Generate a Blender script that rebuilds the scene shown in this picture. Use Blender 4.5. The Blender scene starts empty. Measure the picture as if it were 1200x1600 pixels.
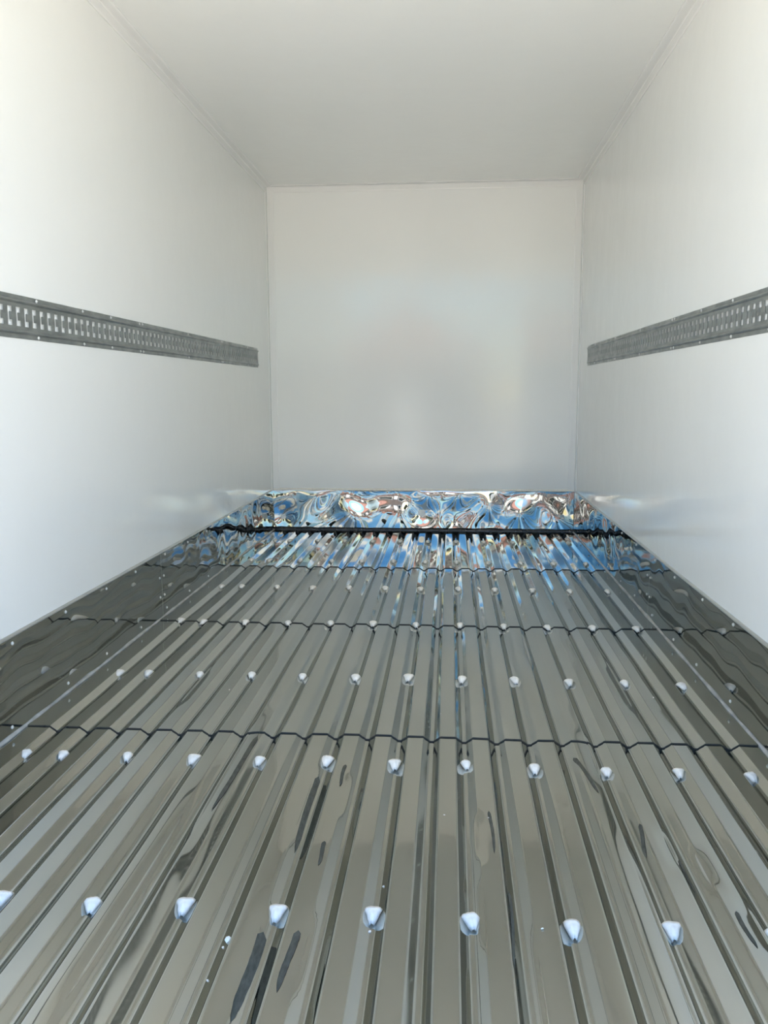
import bpy, bmesh, math, random
import numpy as np
from mathutils import Matrix, Vector

sc = bpy.context.scene
C = sc.collection

# ------------------------------------------------------------------ camera
F_PX = 1307.57
CAM = Vector((0.1786, -5.51, 0.9206))
YAW, PITCH, ROLL = -0.0780, -0.1433, -0.0038
fwd = Vector((math.sin(YAW)*math.cos(PITCH), math.cos(YAW)*math.cos(PITCH), math.sin(PITCH)))
right = Vector((math.cos(YAW), -math.sin(YAW), 0))
up = right.cross(fwd)
cr, sr = math.cos(ROLL), math.sin(ROLL)
right, up = cr*right + sr*up, -sr*right + cr*up
cam = bpy.data.cameras.new('camera')
cam.sensor_fit = 'VERTICAL'; cam.sensor_height = 32.0; cam.lens = F_PX*32.0/1600.0
cam.clip_start = 0.02; cam.clip_end = 500
camo = bpy.data.objects.new('camera', cam); C.objects.link(camo)
m = Matrix.Identity(4)
for i in range(3):
    m[i][0], m[i][1], m[i][2], m[i][3] = right[i], up[i], -fwd[i], CAM[i]
camo.matrix_world = m
sc.camera = camo

# ------------------------------------------------------------------ sky, sun, exposure
SUN_EL, SUN_AZ = math.radians(50), math.radians(72)      # azimuth from +y towards +x: the sun stands beyond the cab end
w = bpy.data.worlds.new('world'); sc.world = w; w.use_nodes = True
nt = w.node_tree; nt.nodes.clear()
out = nt.nodes.new('ShaderNodeOutputWorld'); bg = nt.nodes.new('ShaderNodeBackground')
sky = nt.nodes.new('ShaderNodeTexSky'); sky.sky_type = 'NISHITA'
sky.sun_disc = False; sky.sun_elevation = SUN_EL; sky.sun_rotation = SUN_AZ
sky.air_density = 1.0; sky.dust_density = 0.1; sky.ozone_density = 1.3
bg.inputs['Strength'].default_value = 0.108
hs_ = nt.nodes.new('ShaderNodeHueSaturation'); hs_.inputs['Saturation'].default_value = 1.35
nt.links.new(sky.outputs[0], hs_.inputs['Color'])
# scattered fair-weather clouds over the whole dome
tc = nt.nodes.new('ShaderNodeTexCoord'); sep = nt.nodes.new('ShaderNodeSeparateXYZ'); nt.links.new(tc.outputs['Generated'], sep.inputs[0])
zp = nt.nodes.new('ShaderNodeMath'); zp.operation = 'ADD'; zp.inputs[1].default_value = 0.12; nt.links.new(sep.outputs['Z'], zp.inputs[0])
zm = nt.nodes.new('ShaderNodeMath'); zm.operation = 'MAXIMUM'; zm.inputs[1].default_value = 0.05; nt.links.new(zp.outputs[0], zm.inputs[0])
vd = nt.nodes.new('ShaderNodeVectorMath'); vd.operation = 'DIVIDE'; nt.links.new(tc.outputs['Generated'], vd.inputs[0])
cz_ = nt.nodes.new('ShaderNodeCombineXYZ')
for k_ in range(3): nt.links.new(zm.outputs[0], cz_.inputs[k_])
nt.links.new(cz_.outputs[0], vd.inputs[1])
cn = nt.nodes.new('ShaderNodeTexNoise'); cn.inputs['Scale'].default_value = 1.1; cn.inputs['Detail'].default_value = 6; nt.links.new(vd.outputs[0], cn.inputs['Vector'])
cr_ = nt.nodes.new('ShaderNodeMapRange'); cr_.inputs['From Min'].default_value = 0.55; cr_.inputs['From Max'].default_value = 0.70; cr_.interpolation_type = 'SMOOTHSTEP'
nt.links.new(cn.outputs['Fac'], cr_.inputs['Value'])
cm = nt.nodes.new('ShaderNodeMix'); cm.data_type = 'RGBA'; cm.inputs[7].default_value = (6.5, 6.1, 5.6, 1)
nt.links.new(cr_.outputs[0], cm.inputs[0]); nt.links.new(hs_.outputs[0], cm.inputs[6]); nt.links.new(cm.outputs[2], bg.inputs[0]); nt.links.new(bg.outputs[0], out.inputs[0])
sl = bpy.data.lights.new('sun', 'SUN'); sl.energy = 7.0; sl.angle = math.radians(0.55); sl.color = (1.0, 0.97, 0.92)
so = bpy.data.objects.new('sun', sl); C.objects.link(so)
sdir = Vector((math.sin(SUN_AZ)*math.cos(SUN_EL), math.cos(SUN_AZ)*math.cos(SUN_EL), math.sin(SUN_EL)))
so.rotation_euler = sdir.to_track_quat('Z', 'Y').to_euler()
so.location = sdir*30
vs = sc.view_settings
vs.view_transform = 'Standard'; vs.look = 'None'; vs.gamma = 1.0; vs.use_curve_mapping = False
vs.exposure = 2.36
sc.cycles.max_bounces = 16; sc.cycles.glossy_bounces = 12; sc.cycles.diffuse_bounces = 10

# ------------------------------------------------------------------ dimensions
L, R, H, K = -1.0, 1.0, 2.2164, 0.268
YF = -4.462                   # rear sill of the box
random.seed(4); rng = np.random.default_rng(11)

# ------------------------------------------------------------------ materials
def mat(name, col, rough=0.5, metal=0.0, spec=0.5):
    mt = bpy.data.materials.new(name); mt.use_nodes = True
    b = mt.node_tree.nodes['Principled BSDF']
    b.inputs['Base Color'].default_value = (*col, 1); b.inputs['Roughness'].default_value = rough
    b.inputs['Metallic'].default_value = metal; b.inputs['Specular IOR Level'].default_value = spec
    return mt, mt.node_tree, b
def N(nt, t, **k):
    n = nt.nodes.new(t)
    for a, v in k.items():
        if a in n.inputs: n.inputs[a].default_value = v
        else: setattr(n, a, v)
    return n
def coords(nt, scale):
    tc = N(nt, 'ShaderNodeTexCoord'); mp = N(nt, 'ShaderNodeMapping'); mp.inputs['Scale'].default_value = scale
    nt.links.new(tc.outputs['Object'], mp.inputs['Vector']); return mp
def ramp_noise(nt, vec, scale, detail, lo, hi, p0=0.35, p1=0.65):
    n = N(nt, 'ShaderNodeTexNoise'); n.inputs['Scale'].default_value = scale; n.inputs['Detail'].default_value = detail
    nt.links.new(vec.outputs['Vector'], n.inputs['Vector'])
    r = N(nt, 'ShaderNodeMapRange'); r.inputs['From Min'].default_value = p0; r.inputs['From Max'].default_value = p1
    r.inputs['To Min'].default_value = lo; r.inputs['To Max'].default_value = hi
    nt.links.new(n.outputs['Fac'], r.inputs['Value']); return r
def mixcol(nt, fac, a, b):
    mx = N(nt, 'ShaderNodeMix', data_type='RGBA'); mx.inputs[6].default_value = (*a, 1); mx.inputs[7].default_value = (*b, 1)
    nt.links.new(fac.outputs[0], mx.inputs[0]); return mx

# white gelcoat of walls and ceiling
GEL, nt, b = mat('white_gelcoat', (0.80, 0.80, 0.77), 0.14, 0, 0.5)
mp = coords(nt, (1, 1, 1))
mx = mixcol(nt, ramp_noise(nt, mp, 1.3, 3, 0, 1), (0.903, 0.908, 0.890), (0.890, 0.896, 0.876)); nt.links.new(mx.outputs[2], b.inputs['Base Color'])
nt.links.new(ramp_noise(nt, mp, 5, 3, 0.09, 0.15).outputs[0], b.inputs['Roughness'])
nz = N(nt, 'ShaderNodeTexNoise'); nz.inputs['Scale'].default_value = 7; nz.inputs['Detail'].default_value = 2
nt.links.new(mp.outputs['Vector'], nz.inputs['Vector'])
bp = N(nt, 'ShaderNodeBump'); bp.inputs['Strength'].default_value = 0.045; bp.inputs['Distance'].default_value = 0.02
nt.links.new(nz.outputs['Fac'], bp.inputs['Height']); nt.links.new(bp.outputs['Normal'], b.inputs['Normal'])
TRIM, nt, b = mat('white_trim', (0.88, 0.88, 0.865), 0.22)
mx = mixcol(nt, ramp_noise(nt, coords(nt, (1, 1, 1)), 3, 2, 0, 1), (0.885, 0.885, 0.87), (0.87, 0.87, 0.855)); nt.links.new(mx.outputs[2], b.inputs['Base Color'])

# polished stainless steel
def steel(name, col, dirt, r0, r1, ysc):
    mt, nt, b = mat(name, col, 0.05, 1.0)
    mp = coords(nt, (1, ysc, 1))
    mx = mixcol(nt, ramp_noise(nt, mp, 5, 4, 0, 1, 0.4, 0.7), col, dirt); nt.links.new(mx.outputs[2], b.inputs['Base Color'])
    nt.links.new(ramp_noise(nt, mp, 11, 4, r0, r1).outputs[0], b.inputs['Roughness'])
    b.inputs['Specular Tint'].default_value = (0.75, 0.755, 0.74, 1)
    return mt
FLOORSTEEL = steel('corrugated_steel', (0.51, 0.52, 0.49), (0.47, 0.48, 0.445), 0.03, 0.07, 0.35)
MIRROR = steel('mirror_steel', (0.47, 0.48, 0.475), (0.44, 0.45, 0.44), 0.012, 0.035, 1.0)
EDGE, nt, b = mat('dark_edge', (0.05, 0.05, 0.046), 0.5, 0.0, 0.3)
nt.links.new(ramp_noise(nt, coords(nt, (1, 1, 1)), 60, 2, 0.25, 0.45).outputs[0], b.inputs['Roughness'])
GALV, nt, b = mat('galvanised_steel', (0.36, 0.385, 0.38), 0.42, 0.85)
mp = coords(nt, (1, 0.4, 1))
mx = mixcol(nt, ramp_noise(nt, mp, 40, 5, 0, 1), (0.27, 0.29, 0.285), (0.38, 0.40, 0.395)); nt.links.new(mx.outputs[2], b.inputs['Base Color'])
nt.links.new(ramp_noise(nt, mp, 25, 3, 0.32, 0.52).outputs[0], b.inputs['Roughness'])
LIP, nt, b = mat('folded_lip', (0.60, 0.61, 0.60), 0.4, 0.9)
nt.links.new(ramp_noise(nt, coords(nt, (1, 1, 1)), 12, 3, 0.3, 0.5).outputs[0], b.inputs['Roughness'])
RIVET, nt, b = mat('bright_rivet', (0.80, 0.81, 0.80), 0.3, 0.6)
nt.links.new(ramp_noise(nt, coords(nt, (1, 1, 1)), 90, 1, 0.25, 0.4).outputs[0], b.inputs['Roughness'])
SEAL, nt, b = mat('white_sealant', (0.86, 0.85, 0.81), 0.55)
mx = mixcol(nt, ramp_noise(nt, coords(nt, (1, 1, 1)), 120, 3, 0, 1), (0.96, 0.91, 0.82), (0.84, 0.79, 0.70)); nt.links.new(mx.outputs[2], b.inputs['Base Color'])
BEADG, nt, b = mat('grey_sealant', (0.40, 0.41, 0.40), 0.35)
mx = mixcol(nt, ramp_noise(nt, coords(nt, (1, 1, 1)), 20, 3, 0, 1), (0.48, 0.47, 0.44), (0.32, 0.31, 0.28)); nt.links.new(mx.outputs[2], b.inputs['Base Color'])
BLACK, nt, b = mat('black_sealant', (0.012, 0.013, 0.014), 0.25)
nt.links.new(ramp_noise(nt, coords(nt, (1, 1, 1)), 15, 2, 0.15, 0.4).outputs[0], b.inputs['Roughness'])
PLY, nt, b = mat('floor_plywood', (0.20, 0.14, 0.09), 0.7)
mx = mixcol(nt, ramp_noise(nt, coords(nt, (6, 1, 1)), 8, 4, 0, 1), (0.24, 0.17, 0.11), (0.15, 0.10, 0.06)); nt.links.new(mx.outputs[2], b.inputs['Base Color'])
YARD, nt, b = mat('yard_concrete', (0.42, 0.38, 0.33), 0.85)
mx = mixcol(nt, ramp_noise(nt, coords(nt, (1, 1, 1)), 0.6, 6, 0, 1), (0.52, 0.46, 0.37), (0.42, 0.37, 0.30)); nt.links.new(mx.outputs[2], b.inputs['Base Color'])

# ------------------------------------------------------------------ mesh helpers
def obj(name, verts, faces, material, parent=None, smooth=False):
    me = bpy.data.meshes.new(name); me.from_pydata([tuple(map(float, v)) for v in verts], [], faces); me.update()
    if material: me.materials.append(material)
    if smooth: me.polygons.foreach_set('use_smooth', [True]*len(me.polygons))
    o = bpy.data.objects.new(name, me); C.objects.link(o)
    if parent: o.parent = parent
    return o
def bm_obj(name, bm, material, parent=None, smooth=False):
    me = bpy.data.meshes.new(name); bm.to_mesh(me); bm.free(); me.materials.append(material)
    if smooth: me.polygons.foreach_set('use_smooth', [True]*len(me.polygons))
    o = bpy.data.objects.new(name, me); C.objects.link(o)
    if parent: o.parent = parent
    return o
def box(x0, x1, y0, y1, z0, z1, bev=0):
    bm = bmesh.new(); bmesh.ops.create_cube(bm, size=1)
    for v in bm.verts:
        v.co = ((x0+x1)/2+v.co.x*(x1-x0), (y0+y1)/2+v.co.y*(y1-y0), (z0+z1)/2+v.co.z*(z1-z0))
    if bev: bmesh.ops.bevel(bm, geom=bm.edges[:], offset=bev, segments=2, affect='EDGES')
    return bm
def grid_faces(nu, nv, flip=False):
    f = []
    for j in range(nv-1):
        for i in range(nu-1):
            a = j*nu+i
            q = (a, a+1, a+nu+1, a+nu)
            f.append(q[::-1] if flip else q)
    return f
def prism(name, prof, axis, a, b, material, parent=None, smooth=False):
    """closed 2-D profile pushed along an axis ('x' or 'y' or 'z') from a to b"""
    n = len(prof); vs = []
    for t in (a, b):
        for (p, q) in prof:
            vs.append({'y': (p, t, q), 'x': (t, p, q), 'z': (p, q, t)}[axis])
    fs = [(i, (i+1) % n, n+(i+1) % n, n+i) for i in range(n)] + [tuple(range(n))[::-1], tuple(range(n, 2*n))]
    o = obj(name, vs, fs, material, parent, smooth)
    bm = bmesh.new(); bm.from_mesh(o.data); bmesh.ops.recalc_face_normals(bm, faces=bm.faces); bm.to_mesh(o.data); bm.free()
    return o
def struct(o, label=None):
    o['kind'] = 'structure'
    if label: o['label'] = label
    return o

def waves(u, v, comps):
    h = np.zeros_like(u)
    for (a, ku, kv, ph) in comps: h += a*np.sin(ku*u+kv*v+ph)
    return h
def random_waves(n, slope, l0, l1, aniso=1.0):
    """n sine components with wavelengths l0..l1 and a total rms slope"""
    c = []
    for _ in range(n):
        lam = math.exp(rng.uniform(math.log(l0), math.log(l1))); k = 2*math.pi/lam; th = rng.uniform(0, 2*math.pi)
        ku, kv = k*math.cos(th), k*math.sin(th)*aniso
        c.append((slope*math.sqrt(2/n)/math.hypot(ku, kv), ku, kv, rng.uniform(0, 6.28)))
    return c

# ------------------------------------------------------------------ the box: walls, ceiling, floor
T = 0.075
wl = struct(bm_obj('wall_left', box(L-T, L, YF, T, -0.10, H+T, 0.002), GEL), 'glossy white composite side wall of the truck box, left of the steel floor')
wr = struct(bm_obj('wall_right', box(R, R+T, YF, T, -0.10, H+T, 0.002), GEL), 'glossy white composite side wall of the truck box, right of the steel floor')
wb = struct(bm_obj('wall_back', box(L, R, 0, T, -0.10, H+T, 0.002), GEL), 'white end wall closing the truck box above the mirror kick plate')
ce = struct(bm_obj('ceiling', box(L, R, YF, 0, H, H+T, 0.002), GEL), 'smooth glossy white ceiling of the truck box')
fl = struct(bm_obj('floor', box(L, R, YF+0.01, 0, -0.10, -0.024), PLY), 'corrugated polished steel floor with rows of white sealant dabs')
gr = struct(bm_obj('ground', box(-60, 60, -70, 40, -1.25, -1.05), YARD), 'pale concrete yard outside the open end of the box')

# corner angles
def angle(name, label, cx, cz, sx, sz, leg, axis, a, b, t=0.005):
    """L-shaped strip in the corner (cx, cz); sx, sz point into the room"""
    prof = [(cx, cz), (cx+sx*leg, cz), (cx+sx*leg, cz+sz*t*0.7), (cx+sx*(leg-t), cz+sz*t), (cx+sx*1.8*t, cz+sz*1.15*t),
            (cx+sx*1.15*t, cz+sz*1.8*t), (cx+sx*t, cz+sz*(leg-t)), (cx+sx*t*0.7, cz+sz*leg), (cx, cz+sz*leg)]
    return struct(prism(name, prof, axis, a, b, TRIM), label)
angle('trim_1', 'white corner strip between left wall and ceiling', L, H, 1, -1, 0.042, 'y', YF, 0)
angle('trim_2', 'white corner strip between right wall and ceiling', R, H, -1, -1, 0.042, 'y', YF, 0)
angle('trim_3', 'white corner strip between end wall and ceiling', 0, H, -1, -1, 0.040, 'x', L+0.0, R-0.0)
angle('trim_4', 'white upright corner strip at the left end of the end wall', L, 0, 1, -1, 0.048, 'z', K, H-0.003)
angle('trim_5', 'white upright corner strip at the right end of the end wall', R, 0, -1, -1, 0.048, 'z', K, H-0.003)

# ------------------------------------------------------------------ corrugated floor sheets
P = 0.08648; X0 = 0.051; DEPTH = 0.0138
def profile_points():
    xs = [(-1.0, 0.0)]
    for k in range(-11, 11):
        c = X0+k*P
        half = 0.265*P; bot = 0.055*P
        for (dx, z) in ((-half-0.004, 0), (-half-0.0012, -0.0001), (-half+0.0012, -0.0010), (-half+0.0035, -0.0032),
                        (-bot-0.0035, -DEPTH+0.0034), (-bot-0.001, -DEPTH+0.0010), (-bot+0.0015, -DEPTH), (bot-0.0015, -DEPTH), (bot+0.001, -DEPTH+0.0010),
                        (bot+0.0035, -DEPTH+0.0034), (half-0.0035, -0.0032), (half-0.0012, -0.0010), (half+0.0012, -0.0001), (half+0.004, 0)):
            xs.append((c+dx, z))
        if k < 10:
            for t in (-0.0135, -0.0095, -0.0055, -0.0015, 0.0025, 0.0065, 0.0105, 0.0135): xs.append((c+P/2+t, 0.0))
    xs.append((0.962, 0.0)); xs.append((1.0, 0.0))
    return np.array(xs)
PROF = profile_points()
def groove_z(x):
    return np.interp(x, PROF[:, 0], PROF[:, 1])
ridge_w = random_waves(16, 0.012, 0.05, 0.35, 0.22)
sheet_edges = [YF, -3.368, -2.283, -1.196, -0.004]
CRUMBS = [(-0.191, -4.228, 0.009), (-0.196, -4.243, 0.003), (-0.20, -4.32, 0.003), (0.060, -4.045, 0.003), (0.047, -4.175, 0.0035), (0.174, -3.785, 0.003),
          (0.27, -3.79, 0.0025), (0.345, -4.165, 0.003), (0.16, -3.2, 0.003), (-0.50, -3.05, 0.003), (0.80, -3.03, 0.004)]
DENTS = [(-0.155, -4.27, 0.13, 1), (-0.075, -4.25, 0.10, 1), (-0.15, -3.74, 0.17, 1), (-0.08, -3.70, 0.10, 1), (0.30, -3.86, 0.09, -1),
         (0.31, -4.12, 0.10, -1), (0.34, -4.32, 0.16, -1), (0.60, -3.88, 0.07, 1), (0.66, -3.95, 0.07, -1), (0.74, -4.14, 0.08, 1), (-0.36, -3.60, 0.30, -1),
         (-0.44, -4.10, 0.35, 1), (0.56, -3.45, 0.12, 1), (0.50, -4.2, 0.3, 1), (-0.62, -3.0, 0.2, -1), (0.70, -2.9, 0.25, 1), (0.30, -2.0, 0.2, -1), (0.44, -2.55, 0.2, 1),
         (-0.2, -2.6, 0.2, 1), (0.62, -1.7, 0.2, 1), (0.2, -1.5, 0.15, -1)]
sheets = []
for i in range(4):
    y0, y1 = sheet_edges[i], sheet_edges[i+1] + (0.035 if i < 3 else 0)
    ny = int((y1-y0)/0.016)
    ys = np.linspace(y0, y1, ny)
    X, Y = np.meshgrid(PROF[:, 0], ys); Z = np.tile(PROF[:, 1], (ny, 1))
    fade = np.clip((1-np.abs(X))/0.06, 0, 1)
    Z = Z + fade*waves(X, Y, ridge_w)
    for (dx, dy, ly, sgn) in DENTS:
        kk = math.floor((dx-X0)/P); cr0 = X0+(kk+0.5)*P                  # the ridge the dent lies on
        edge_x = cr0+sgn*0.0205
        tt = np.clip(1-np.abs(X-edge_x)/0.024, 0, 1)*(np.abs(X-cr0) < 0.0225)
        Z = Z - 0.0042*tt**1.3*np.exp(-((Y-dy)/ly)**4)
    lift = 0.0034*np.clip(1-(Y-y0)/0.25, 0, 1)*(i > 0)      # the sheet's front edge rides on the sheet before it
    Z = Z + lift
    n = len(PROF)
    V = np.stack([X, Y, Z], -1).reshape(-1, 3)
    o = obj('floor_sheet', V, grid_faces(n, ny), FLOORSTEEL, fl, True)
    # front cut edge; its dark colour stands in for gap shade and grime
    e = np.stack([PROF[:, 0], np.full(n, y0), Z[0]], -1); e2 = e.copy(); e2[:, 2] -= 0.0032; e2[:, 1] += 0.0005
    obj('sheet_edge', np.vstack([e2, e]), grid_faces(n, 2), EDGE, o)
    sheets.append(o)

# sealant dabs in the grooves, every second groove
def dab_mesh(seed):
    r = random.Random(seed); vs = []; fs = []
    nU, nW = 7, 9
    wig = [r.uniform(0.9, 1.1) for _ in range(nU)]; skew = r.uniform(-0.004, 0.004); ln = r.uniform(0.9, 1.15); ph = r.uniform(0, 6)
    for j in range(nU):
        t = j/(nU-1)
        y = 0.011 - t*0.034*ln
        half = 0.0035 + 0.0125*(1-t**1.6)*wig[j]
        crown = 0.0022 - 0.0125*t**2.2
        for i in range(nW):
            q = -1+2*i/(nW-1)
            edge = -DEPTH + max(0.0, abs(q*half)-0.0048)*0.76 - 0.0012
            z = edge + (crown-edge)*(1-abs(q)**2.6)**0.6
            z += r.uniform(-0.0007, 0.0007) if 0 < i < nW-1 else 0
            vs.append((q*half+skew*t, y-0.0015*(1-q*q)*(1-t)+0.0012*math.sin(4*q+ph), z))
    for j in range(nU-1):
        for i in range(nW-1):
            a = j*nW+i; fs.append((a, a+nW, a+nW+1, a+1))
    b0 = len(vs); vs.append((0, -0.004, -DEPTH-0.0015))
    ring = list(range(nW)) + [j*nW+nW-1 for j in range(1, nU)] + [(nU-1)*nW+i for i in range(nW-2, -1, -1)] + [j*nW for j in range(nU-2, 0, -1)]
    for a, c in zip(ring, ring[1:]+ring[:1]): fs.append((a, c, b0))
    me = bpy.data.meshes.new('sealant_dab'); me.from_pydata(vs, [], fs); me.materials.append(SEAL)
    me.polygons.foreach_set('use_smooth', [True]*len(me.polygons)); return me
DABS = [dab_mesh(s) for s in range(6)]
rows = [(-4.135, 1), (-3.518, 1), (-2.885, 1), (-2.258, 1), (-1.630, 1), (-1.003, 1), (-0.375, 1)]
for ri, (y, _) in enumerate(rows):
    cols = [X0+2*k*P for k in range(-5, 6)] + [-0.9126]
    for x in cols:
        si = max(i for i in range(4) if y >= sheet_edges[i]-0.001)
        o = bpy.data.objects.new('sealant_dab', random.choice(DABS)); C.objects.link(o); o.parent = sheets[si]
        lift = 0.0034*max(0, 1-(y-sheet_edges[si])/0.25)*(si > 0)
        o.location = (x+random.uniform(-.003, .003), y+random.uniform(-.008, .008)-0.01*abs(x-0.1), lift+0.0006)
        o.rotation_euler = (0, 0, random.uniform(-0.15, 0.15)); s = random.uniform(0.85, 1.1); o.scale = (s, s, 1)

# sealant lumps along the sill and crumbs left on the sheets
for k in range(-11, 11):
    o = bpy.data.objects.new('sill_lump', random.choice(DABS)); C.objects.link(o); o.parent = sheets[0]
    o.location = (X0+k*P+random.uniform(-.006, .006), YF+0.012, 0.0); o.rotation_euler = (0, 0, math.pi+random.uniform(-.4, .4)); o.scale = (1.2, 0.55, 1.0)
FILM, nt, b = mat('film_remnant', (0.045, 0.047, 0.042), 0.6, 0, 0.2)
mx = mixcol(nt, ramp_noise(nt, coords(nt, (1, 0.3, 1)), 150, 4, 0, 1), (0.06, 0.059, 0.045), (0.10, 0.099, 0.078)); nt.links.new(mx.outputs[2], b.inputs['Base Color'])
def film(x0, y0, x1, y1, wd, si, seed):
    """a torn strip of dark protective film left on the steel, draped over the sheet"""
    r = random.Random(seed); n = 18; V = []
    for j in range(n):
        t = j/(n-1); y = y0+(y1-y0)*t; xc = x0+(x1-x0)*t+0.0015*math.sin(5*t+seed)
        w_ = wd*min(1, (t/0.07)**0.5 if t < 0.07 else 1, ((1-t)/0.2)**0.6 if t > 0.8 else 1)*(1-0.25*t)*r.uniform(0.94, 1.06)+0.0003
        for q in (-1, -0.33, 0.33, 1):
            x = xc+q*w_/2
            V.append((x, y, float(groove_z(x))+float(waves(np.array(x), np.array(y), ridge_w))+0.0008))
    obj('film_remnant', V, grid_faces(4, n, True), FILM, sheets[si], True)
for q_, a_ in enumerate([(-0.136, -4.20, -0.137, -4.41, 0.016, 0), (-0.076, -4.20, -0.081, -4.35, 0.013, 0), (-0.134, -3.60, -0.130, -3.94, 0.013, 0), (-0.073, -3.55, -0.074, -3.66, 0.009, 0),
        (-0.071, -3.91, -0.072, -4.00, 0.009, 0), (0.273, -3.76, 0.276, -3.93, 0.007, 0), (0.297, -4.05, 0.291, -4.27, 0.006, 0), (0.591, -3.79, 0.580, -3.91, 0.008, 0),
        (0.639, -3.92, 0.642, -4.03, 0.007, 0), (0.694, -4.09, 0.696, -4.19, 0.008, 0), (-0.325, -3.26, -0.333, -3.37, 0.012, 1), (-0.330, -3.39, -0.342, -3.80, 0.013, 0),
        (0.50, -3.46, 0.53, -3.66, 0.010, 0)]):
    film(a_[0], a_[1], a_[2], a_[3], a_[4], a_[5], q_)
def crumb_mesh(seed):
    bm = bmesh.new(); bmesh.ops.create_icosphere(bm, subdivisions=1, radius=1.0); r = random.Random(seed)
    for v in bm.verts: v.co = Vector((v.co.x*r.uniform(.7, 1.2), v.co.y*r.uniform(.5, .9), v.co.z*0.5))
    me = bpy.data.meshes.new('sealant_crumb'); bm.to_mesh(me); bm.free(); me.materials.append(SEAL); return me
CR = [crumb_mesh(i) for i in range(3)]
for (x, y, r_) in CRUMBS:
    si = max(i for i in range(4) if y >= sheet_edges[i]-0.001)
    o = bpy.data.objects.new('sealant_crumb', random.choice(CR)); C.objects.link(o); o.parent = sheets[si]
    o.location = (x, y, float(groove_z(x))+r_*0.3); o.scale = (r_, r_, r_); o.rotation_euler = (0, 0, random.uniform(0, 6))

# ------------------------------------------------------------------ mirror kick plates
def plate(name, u0, u1, to3d, nu, nv, h0, parent, comps_fn, material=MIRROR):
    """wavy sheet; u along the wall, v up; h = height off the wall; with a folded top lip back to the wall"""
    us = np.linspace(u0, u1, nu); vv = np.linspace(0.0, K, nv)
    U, Vv = np.meshgrid(us, vv)
    hgt = h0 + comps_fn(U, Vv)
    rows_ = [(us, np.full(nu, vv[j]), hgt[j]) for j in range(nv)]
    pts = np.array([to3d(u, v, h) for (a, b_, c) in rows_ for u, v, h in zip(a, b_, c)])
    return obj(name, pts, grid_faces(nu, nv), material, parent, True)

bbl = struct(bpy.data.objects.new('baseboard_left', None), 'mirror steel kick plate along the foot of the left wall'); C.objects.link(bbl)
bbr = struct(bpy.data.objects.new('baseboard_right', None), 'mirror steel kick plate along the foot of the right wall'); C.objects.link(bbr)
bbb = struct(bpy.data.objects.new('baseboard_back', None), 'rippled mirror steel kick plate along the foot of the end wall'); C.objects.link(bbb)

OFF = 0.006
def side_fn(seed_comps_far, seed_comps_near):
    def fn(U, V):
        k = np.clip((U+2.2)/1.0, 0, 1)                      # the rear sheet is more rippled than the front one
        env = np.sin(np.pi*np.clip(V/K, 0, 1))**0.6*0.85+0.15
        return env*((0.25+0.75*k)*waves(U, V, seed_comps_far) + waves(U, V, seed_comps_near))
    return fn
for (bb, X, s, joint) in ((bbl, L, 1, -2.23), (bbr, R, -1, -2.10)):
    far = random_waves(7, 0.032, 0.16, 0.45); near = random_waves(6, 0.010, 0.25, 0.9)
    fn = side_fn(far, near)
    to3d = (lambda u, v, h, X=X, s=s: (X+s*h, u, v))
    for (a, b_) in ((YF, joint), (joint, -0.003)):
        nu = int((b_-a)/0.010)
        p = plate('kick_plate', a+0.0006, b_-0.0006, to3d, nu, 26, OFF, bb, fn)
        if s < 0:
            p.data.flip_normals()
        # top fold
        lip = [(X, K-0.001), (X+s*(OFF+0.0012), K-0.001), (X+s*(OFF+0.0006), K+0.0018), (X+s*0.003, K+0.006), (X, K+0.007)]
        prism('top_lip', lip, 'y', a+0.0006, b_-0.0006, LIP, p)
    # joint cover: thin shadow line between the two sheets
    # sealant bead along the floor
    prof = [(X+s*OFF, 0.0), (X+s*(OFF+0.0065), 0.0), (X+s*(OFF+0.006), 0.003), (X+s*(OFF+0.0045), 0.005), (X+s*(OFF+0.002), 0.0065), (X+s*(OFF-0.002), 0.0075)]
    ny = 90; V = []; F = []
    for j in range(ny):
        y = YF+0.01+(-0.01-YF-0.01)*j/(ny-1); wob = 1+0.18*math.sin(j*0.7)+0.14*math.sin(j*1.9+1)+random.uniform(-.1, .1)
        for (px, pz) in prof: V.append((X+s*OFF+(px-X-s*OFF)*wob, y, pz*wob+0.0003))
    F = grid_faces(len(prof), ny, s < 0)
    obj('sealant_bead', V, F, BEADG, bb, True)

back_w = random_waves(9, 0.095, 0.16, 0.48)
def back_fn(U, V):
    env = np.sin(np.pi*np.clip(V/K, 0, 1))**0.5*0.9+0.1
    return env*waves(U, V, back_w)
bplate = plate('kick_plate', L+OFF+0.001, R-OFF-0.001, lambda u, v, h: (u, -h, v), 560, 76, 0.010, bbb, back_fn)
lip = [(0, K-0.001), (-0.0085, K-0.001), (-0.0090, K+0.003), (-0.007, K+0.008), (-0.003, K+0.012), (0, K+0.013)]
prism('top_seal', lip, 'x', L+0.001, R-0.001, SEAL, bplate)
prof = [(-0.004, 0.021), (-0.014, 0.019), (-0.020, 0.012), (-0.023, 0.003), (-0.024, -0.004), (-0.004, -0.018)]
V = []; nx = 80
for j in range(nx):
    x = L+OFF+(R-L-2*OFF)*j/(nx-1); wob = 1+0.06*math.sin(j*0.9)+random.uniform(-.05, .05)
    for (py, pz) in prof: V.append((x, py*wob, pz*wob if pz > 0 else pz))
obj('floor_sealant', V, grid_faces(len(prof), nx, True), BLACK, bbb, True)

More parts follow.
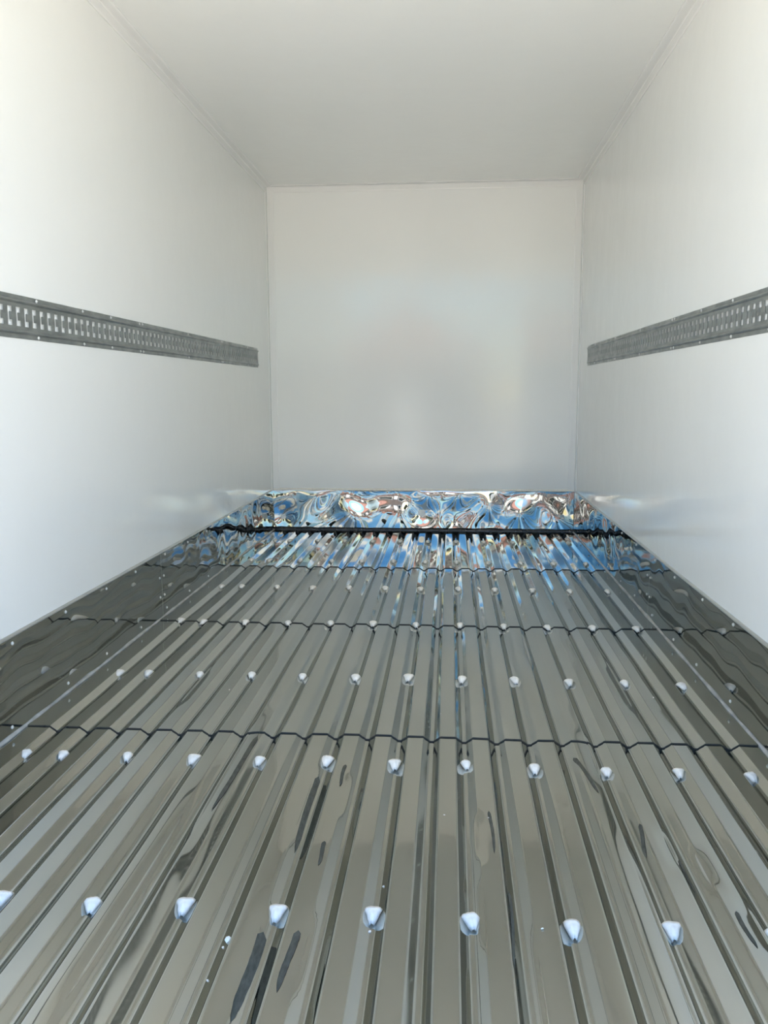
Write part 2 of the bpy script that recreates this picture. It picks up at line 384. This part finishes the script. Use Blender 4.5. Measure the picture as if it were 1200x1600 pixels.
# rivets
def rivet_mesh(r, h):
    bm = bmesh.new(); n = 8
    c = bm.verts.new((0, 0, h)); r1 = [bm.verts.new((r*0.65*math.cos(a), r*0.65*math.sin(a), h*0.75)) for a in [2*math.pi*i/n for i in range(n)]]
    r2 = [bm.verts.new((r*math.cos(a), r*math.sin(a), 0)) for a in [2*math.pi*i/n for i in range(n)]]
    for i in range(n):
        bm.faces.new((c, r1[i], r1[(i+1) % n])); bm.faces.new((r1[i], r2[i], r2[(i+1) % n], r1[(i+1) % n]))
    me = bpy.data.meshes.new('rivet'); bm.to_mesh(me); bm.free(); me.materials.append(RIVET)
    me.polygons.foreach_set('use_smooth', [True]*len(me.polygons)); return me
RV = rivet_mesh(0.0058, 0.0035)
def rivet(loc, rot, parent, sx=1.0):
    o = bpy.data.objects.new('rivet', RV); C.objects.link(o); o.parent = parent; o.location = loc; o.rotation_euler = rot; o.scale = (sx, 1, 1)
HP = math.pi/2
for (bb, X, s) in ((bbl, L, 1), (bbr, R, -1)):
    rot = (0, s*HP, 0)
    y = -3.42+0.31*14-3*0.31-0.62
    ys = [-3.42-0.31*3+0.31*k for k in range(14)]
    for y in ys:
        for z in (0.253, 0.028):
            rivet((X+s*(OFF+0.0005), y+random.uniform(-.02, .02), z+random.uniform(-.003, .003)), rot, bb)
    for y in (-2.255, -2.205) if s > 0 else (-2.125, -2.075):
        for z in (0.09, 0.17): rivet((X+s*(OFF+0.0005), y, z), rot, bb)
for x in (-0.928, -0.694, -0.453, -0.23, 0.088, 0.433, 0.592, 0.78, 0.945):
    rivet((x, -0.0068, 0.256), (HP, 0, 0), bbb)

# ------------------------------------------------------------------ lashing rails
SP = 0.0447
def rail(name, label, X, s, yend, y0):
    root = bpy.data.objects.new(name, None); C.objects.link(root); root.location = (X, yend, 1.126)
    root['label'] = label; root['category'] = 'rail'; root['group'] = 'perforated lashing rails on the side walls'
    # cross-section: (z, off wall); the flat centre carries the slots
    zc = 1.126
    lo = [(-0.0580, 0.0004), (-0.0580, 0.0014), (-0.0470, 0.0014), (-0.0425, 0.0078), (-0.0400, 0.0078), (-0.0355, 0.0036)]
    hi = [(-z, d) for (z, d) in lo[::-1]]
    bm = bmesh.new()
    n = int((yend-y0)/SP); ybreaks = []; slots = []
    for k in range(n):
        a = yend-0.012-k*SP
        c = a-SP/2; wv = 0.0122
        nl, nr = (c-wv, c-wv+0.0085) if s > 0 else (c-0.0035, c+0.0035)
        ybreaks += [a, c+wv, max(nl, nr), min(nl, nr)+0, c-wv]
    # z rows of the flat centre
    zs = [-0.0355, -0.0255, -0.0105, 0.0105, 0.0255, 0.0355]
    def vert(z, d, y): return bm.verts.new((s*d, y-yend, z))
    ylist = [yend]
    cells = []
    for k in range(n):
        a = yend-0.012-k*SP; c = a-SP/2; wv = 0.0122
        if s > 0: m0, m1 = c-0.0020, c-wv+0.0002
        else: m0, m1 = c+0.0036, c-0.0036
        ylist += [a, c+wv, m0, m1, c-wv]
        base = len(ylist)-5
        cells.append(base)
    ylist.append(yend-0.012-n*SP); ylist.append(y0)
    # profile columns
    prof = lo[:-1] + [(z, 0.0036) for z in zs] + hi[1:]
    G = [[vert(z, d, y) for (z, d) in prof] for y in ylist]
    hole = set()
    o0 = len(lo)-1
    for base in cells:
        for row in (1, 3):
            for j in (1, 2, 3): hole.add((base+j, o0+row))
        hole.add((base+2, o0+2))
    for j in range(len(ylist)-1):
        for i in range(len(prof)-1):
            if (j, i) in hole: continue
            q = (G[j][i], G[j][i+1], G[j+1][i+1], G[j+1][i])
            bm.faces.new(q if s > 0 else q[::-1])
    bmesh.ops.remove_doubles(bm, verts=bm.verts[:], dist=1e-5)
    bmesh.ops.recalc_face_normals(bm, faces=bm.faces[:])
    ch = bm_obj('rail_channel', bm, GALV, root)
    if ch.data.polygons[0].normal.x*s < 0 and False: ch.data.flip_normals()
    md = ch.modifiers.new('thickness', 'SOLIDIFY'); md.thickness = 0.0010; md.offset = 0
    return root
def rail_rivets(root, X, s, yend, ys):
    for y in ys:
        for z in (-0.0512, 0.0512):
            rivet((s*0.0024, y-yend, z), (0, s*HP, 0), root)
rl = rail('lashing_rail', 'grey perforated steel lashing rail screwed along the left white wall', L, 1, -0.362, -4.44)
rr = rail('lashing_rail', 'grey perforated steel lashing rail screwed along the right white wall', R, -1, -0.362, -4.44)
rail_rivets(rl, L, 1, -0.362, [-0.62, -1.165, -1.19, -1.746, -2.315, -2.345, -2.617, -2.843, -3.147, -3.5, -3.9, -4.3])
rail_rivets(rr, R, -1, -0.362, [-0.62, -1.19, -1.215, -1.75, -2.275, -2.31, -2.637, -2.945, -3.24, -3.6, -4.0, -4.3])

# ------------------------------------------------------------------ unseen yard pieces added behind the open end for the mirrors to reflect
LEAF, nt, b = mat('dark_foliage', (0.035, 0.05, 0.022), 0.6)
mx = mixcol(nt, ramp_noise(nt, coords(nt, (1, 1, 1)), 3, 4, 0, 1), (0.012, 0.018, 0.009), (0.028, 0.038, 0.018)); nt.links.new(mx.outputs[2], b.inputs['Base Color'])
BARK, nt, b = mat('bark', (0.09, 0.07, 0.05), 0.9)
mx = mixcol(nt, ramp_noise(nt, coords(nt, (4, 4, 1)), 6, 3, 0, 1), (0.11, 0.085, 0.06), (0.06, 0.045, 0.035)); nt.links.new(mx.outputs[2], b.inputs['Base Color'])
PINK, nt, b = mat('brown_render', (0.17, 0.14, 0.13), 0.8)
mx = mixcol(nt, ramp_noise(nt, coords(nt, (1, 1, 1)), 2, 4, 0, 1), (0.20, 0.16, 0.145), (0.14, 0.115, 0.105)); nt.links.new(mx.outputs[2], b.inputs['Base Color'])
ROOF, nt, b = mat('roof_tile', (0.16, 0.07, 0.05), 0.7)
mx = mixcol(nt, ramp_noise(nt, coords(nt, (1, 1, 1)), 5, 4, 0, 1), (0.38, 0.19, 0.15), (0.28, 0.14, 0.11)); nt.links.new(mx.outputs[2], b.inputs['Base Color'])
WHT, nt, b = mat('white_render', (0.80, 0.79, 0.75), 0.8)
mx = mixcol(nt, ramp_noise(nt, coords(nt, (1, 1, 1)), 2, 4, 0, 1), (0.82, 0.81, 0.77), (0.74, 0.73, 0.69)); nt.links.new(mx.outputs[2], b.inputs['Base Color'])
GLS, nt, b = mat('window_glass', (0.02, 0.025, 0.03), 0.08)
nt.links.new(ramp_noise(nt, coords(nt, (1, 1, 1)), 2, 1, 0.05, 0.12).outputs[0], b.inputs['Roughness'])
GZ = -1.05
def tree(x, y, h, rad, seed, label):  # unseen trees, added to put dark bands in the mirror steel
    r = np.random.default_rng(seed)
    root = bpy.data.objects.new('added_tree', None); C.objects.link(root); root.location = (x, y, GZ)
    root['label'] = label; root['category'] = 'tree'; root['group'] = 'unseen trees added behind the truck for the mirrors'
    bm = bmesh.new()
    for k in range(7):
        a = r.uniform(0, 6.28); d = rad*0.45*math.sqrt(r.uniform()); rr = rad*r.uniform(0.45, 0.7); zz = h*0.35+(h*0.65-rr)*r.uniform(0.25, 1.0)
        mt4 = Matrix.Translation((d*math.cos(a), d*math.sin(a), max(rr*0.7, min(zz, h-rr))))
        bmesh.ops.create_icosphere(bm, subdivisions=3, radius=rr, matrix=mt4)
    for v in bm.verts: v.co += v.normal*float(r.normal(0, 0.09))
    bm_obj('crown', bm, LEAF, root)
    bm = bmesh.new(); bmesh.ops.create_cone(bm, cap_ends=True, segments=10, radius1=0.22, radius2=0.13, depth=h*0.6, matrix=Matrix.Translation((0, 0, h*0.3)))
    bm_obj('trunk', bm, BARK, root)
for k in range(13):
    x = -33+5.5*k+random.uniform(-0.3, 0.3)
    tree(x, -31+random.uniform(-2.5, 2.5), random.uniform(3.4, 4.8), random.uniform(2.1, 2.5), 100+k, ('dark green leafy tree added behind the brown building for the mirrors' if k == 6 else
         'dark green tree added for the mirrors, %s from the brown building on the %s-wall side' % (['nearest', 'second', 'third', 'fourth', 'fifth', 'outermost'][abs(k-6)-1], 'left' if k < 6 else 'right')))
hs = bpy.data.objects.new('added_house', None); C.objects.link(hs); hs.location = (-1.2, -22, GZ)  # unseen building, added for brownish streaks in the mirror steel
hs['label'] = 'low brown building with a tiled roof, added behind the truck for the mirrors'; hs['category'] = 'added_house'
bm_obj('wall', box(-2.6, 2.6, -5, 0, 0, 3.0, 0.02), PINK, hs)
prism('roof', [(-3.0, 3.0), (3.0, 3.0), (0, 4.7)], 'y', -5.3, 0.35, ROOF, hs)
for (x0, x1, z0, z1) in ((-2.0, -0.9, 1.0, 2.2), (0.9, 2.0, 1.0, 2.2)):
    f = bm_obj('window', box(x0-0.08, x1+0.08, 0, 0.05, z0-0.08, z1+0.08), WHT, hs); bm_obj('pane', box(x0, x1, 0.03, 0.06, z0, z1), GLS, f)
d = bm_obj('door', box(-0.45, 0.45, 0, 0.06, 0, 2.1, 0.01), WHT, hs)
bm_obj('handle', box(0.3, 0.36, 0.05, 0.11, 1.0, 1.05, 0.008), EDGE, d)
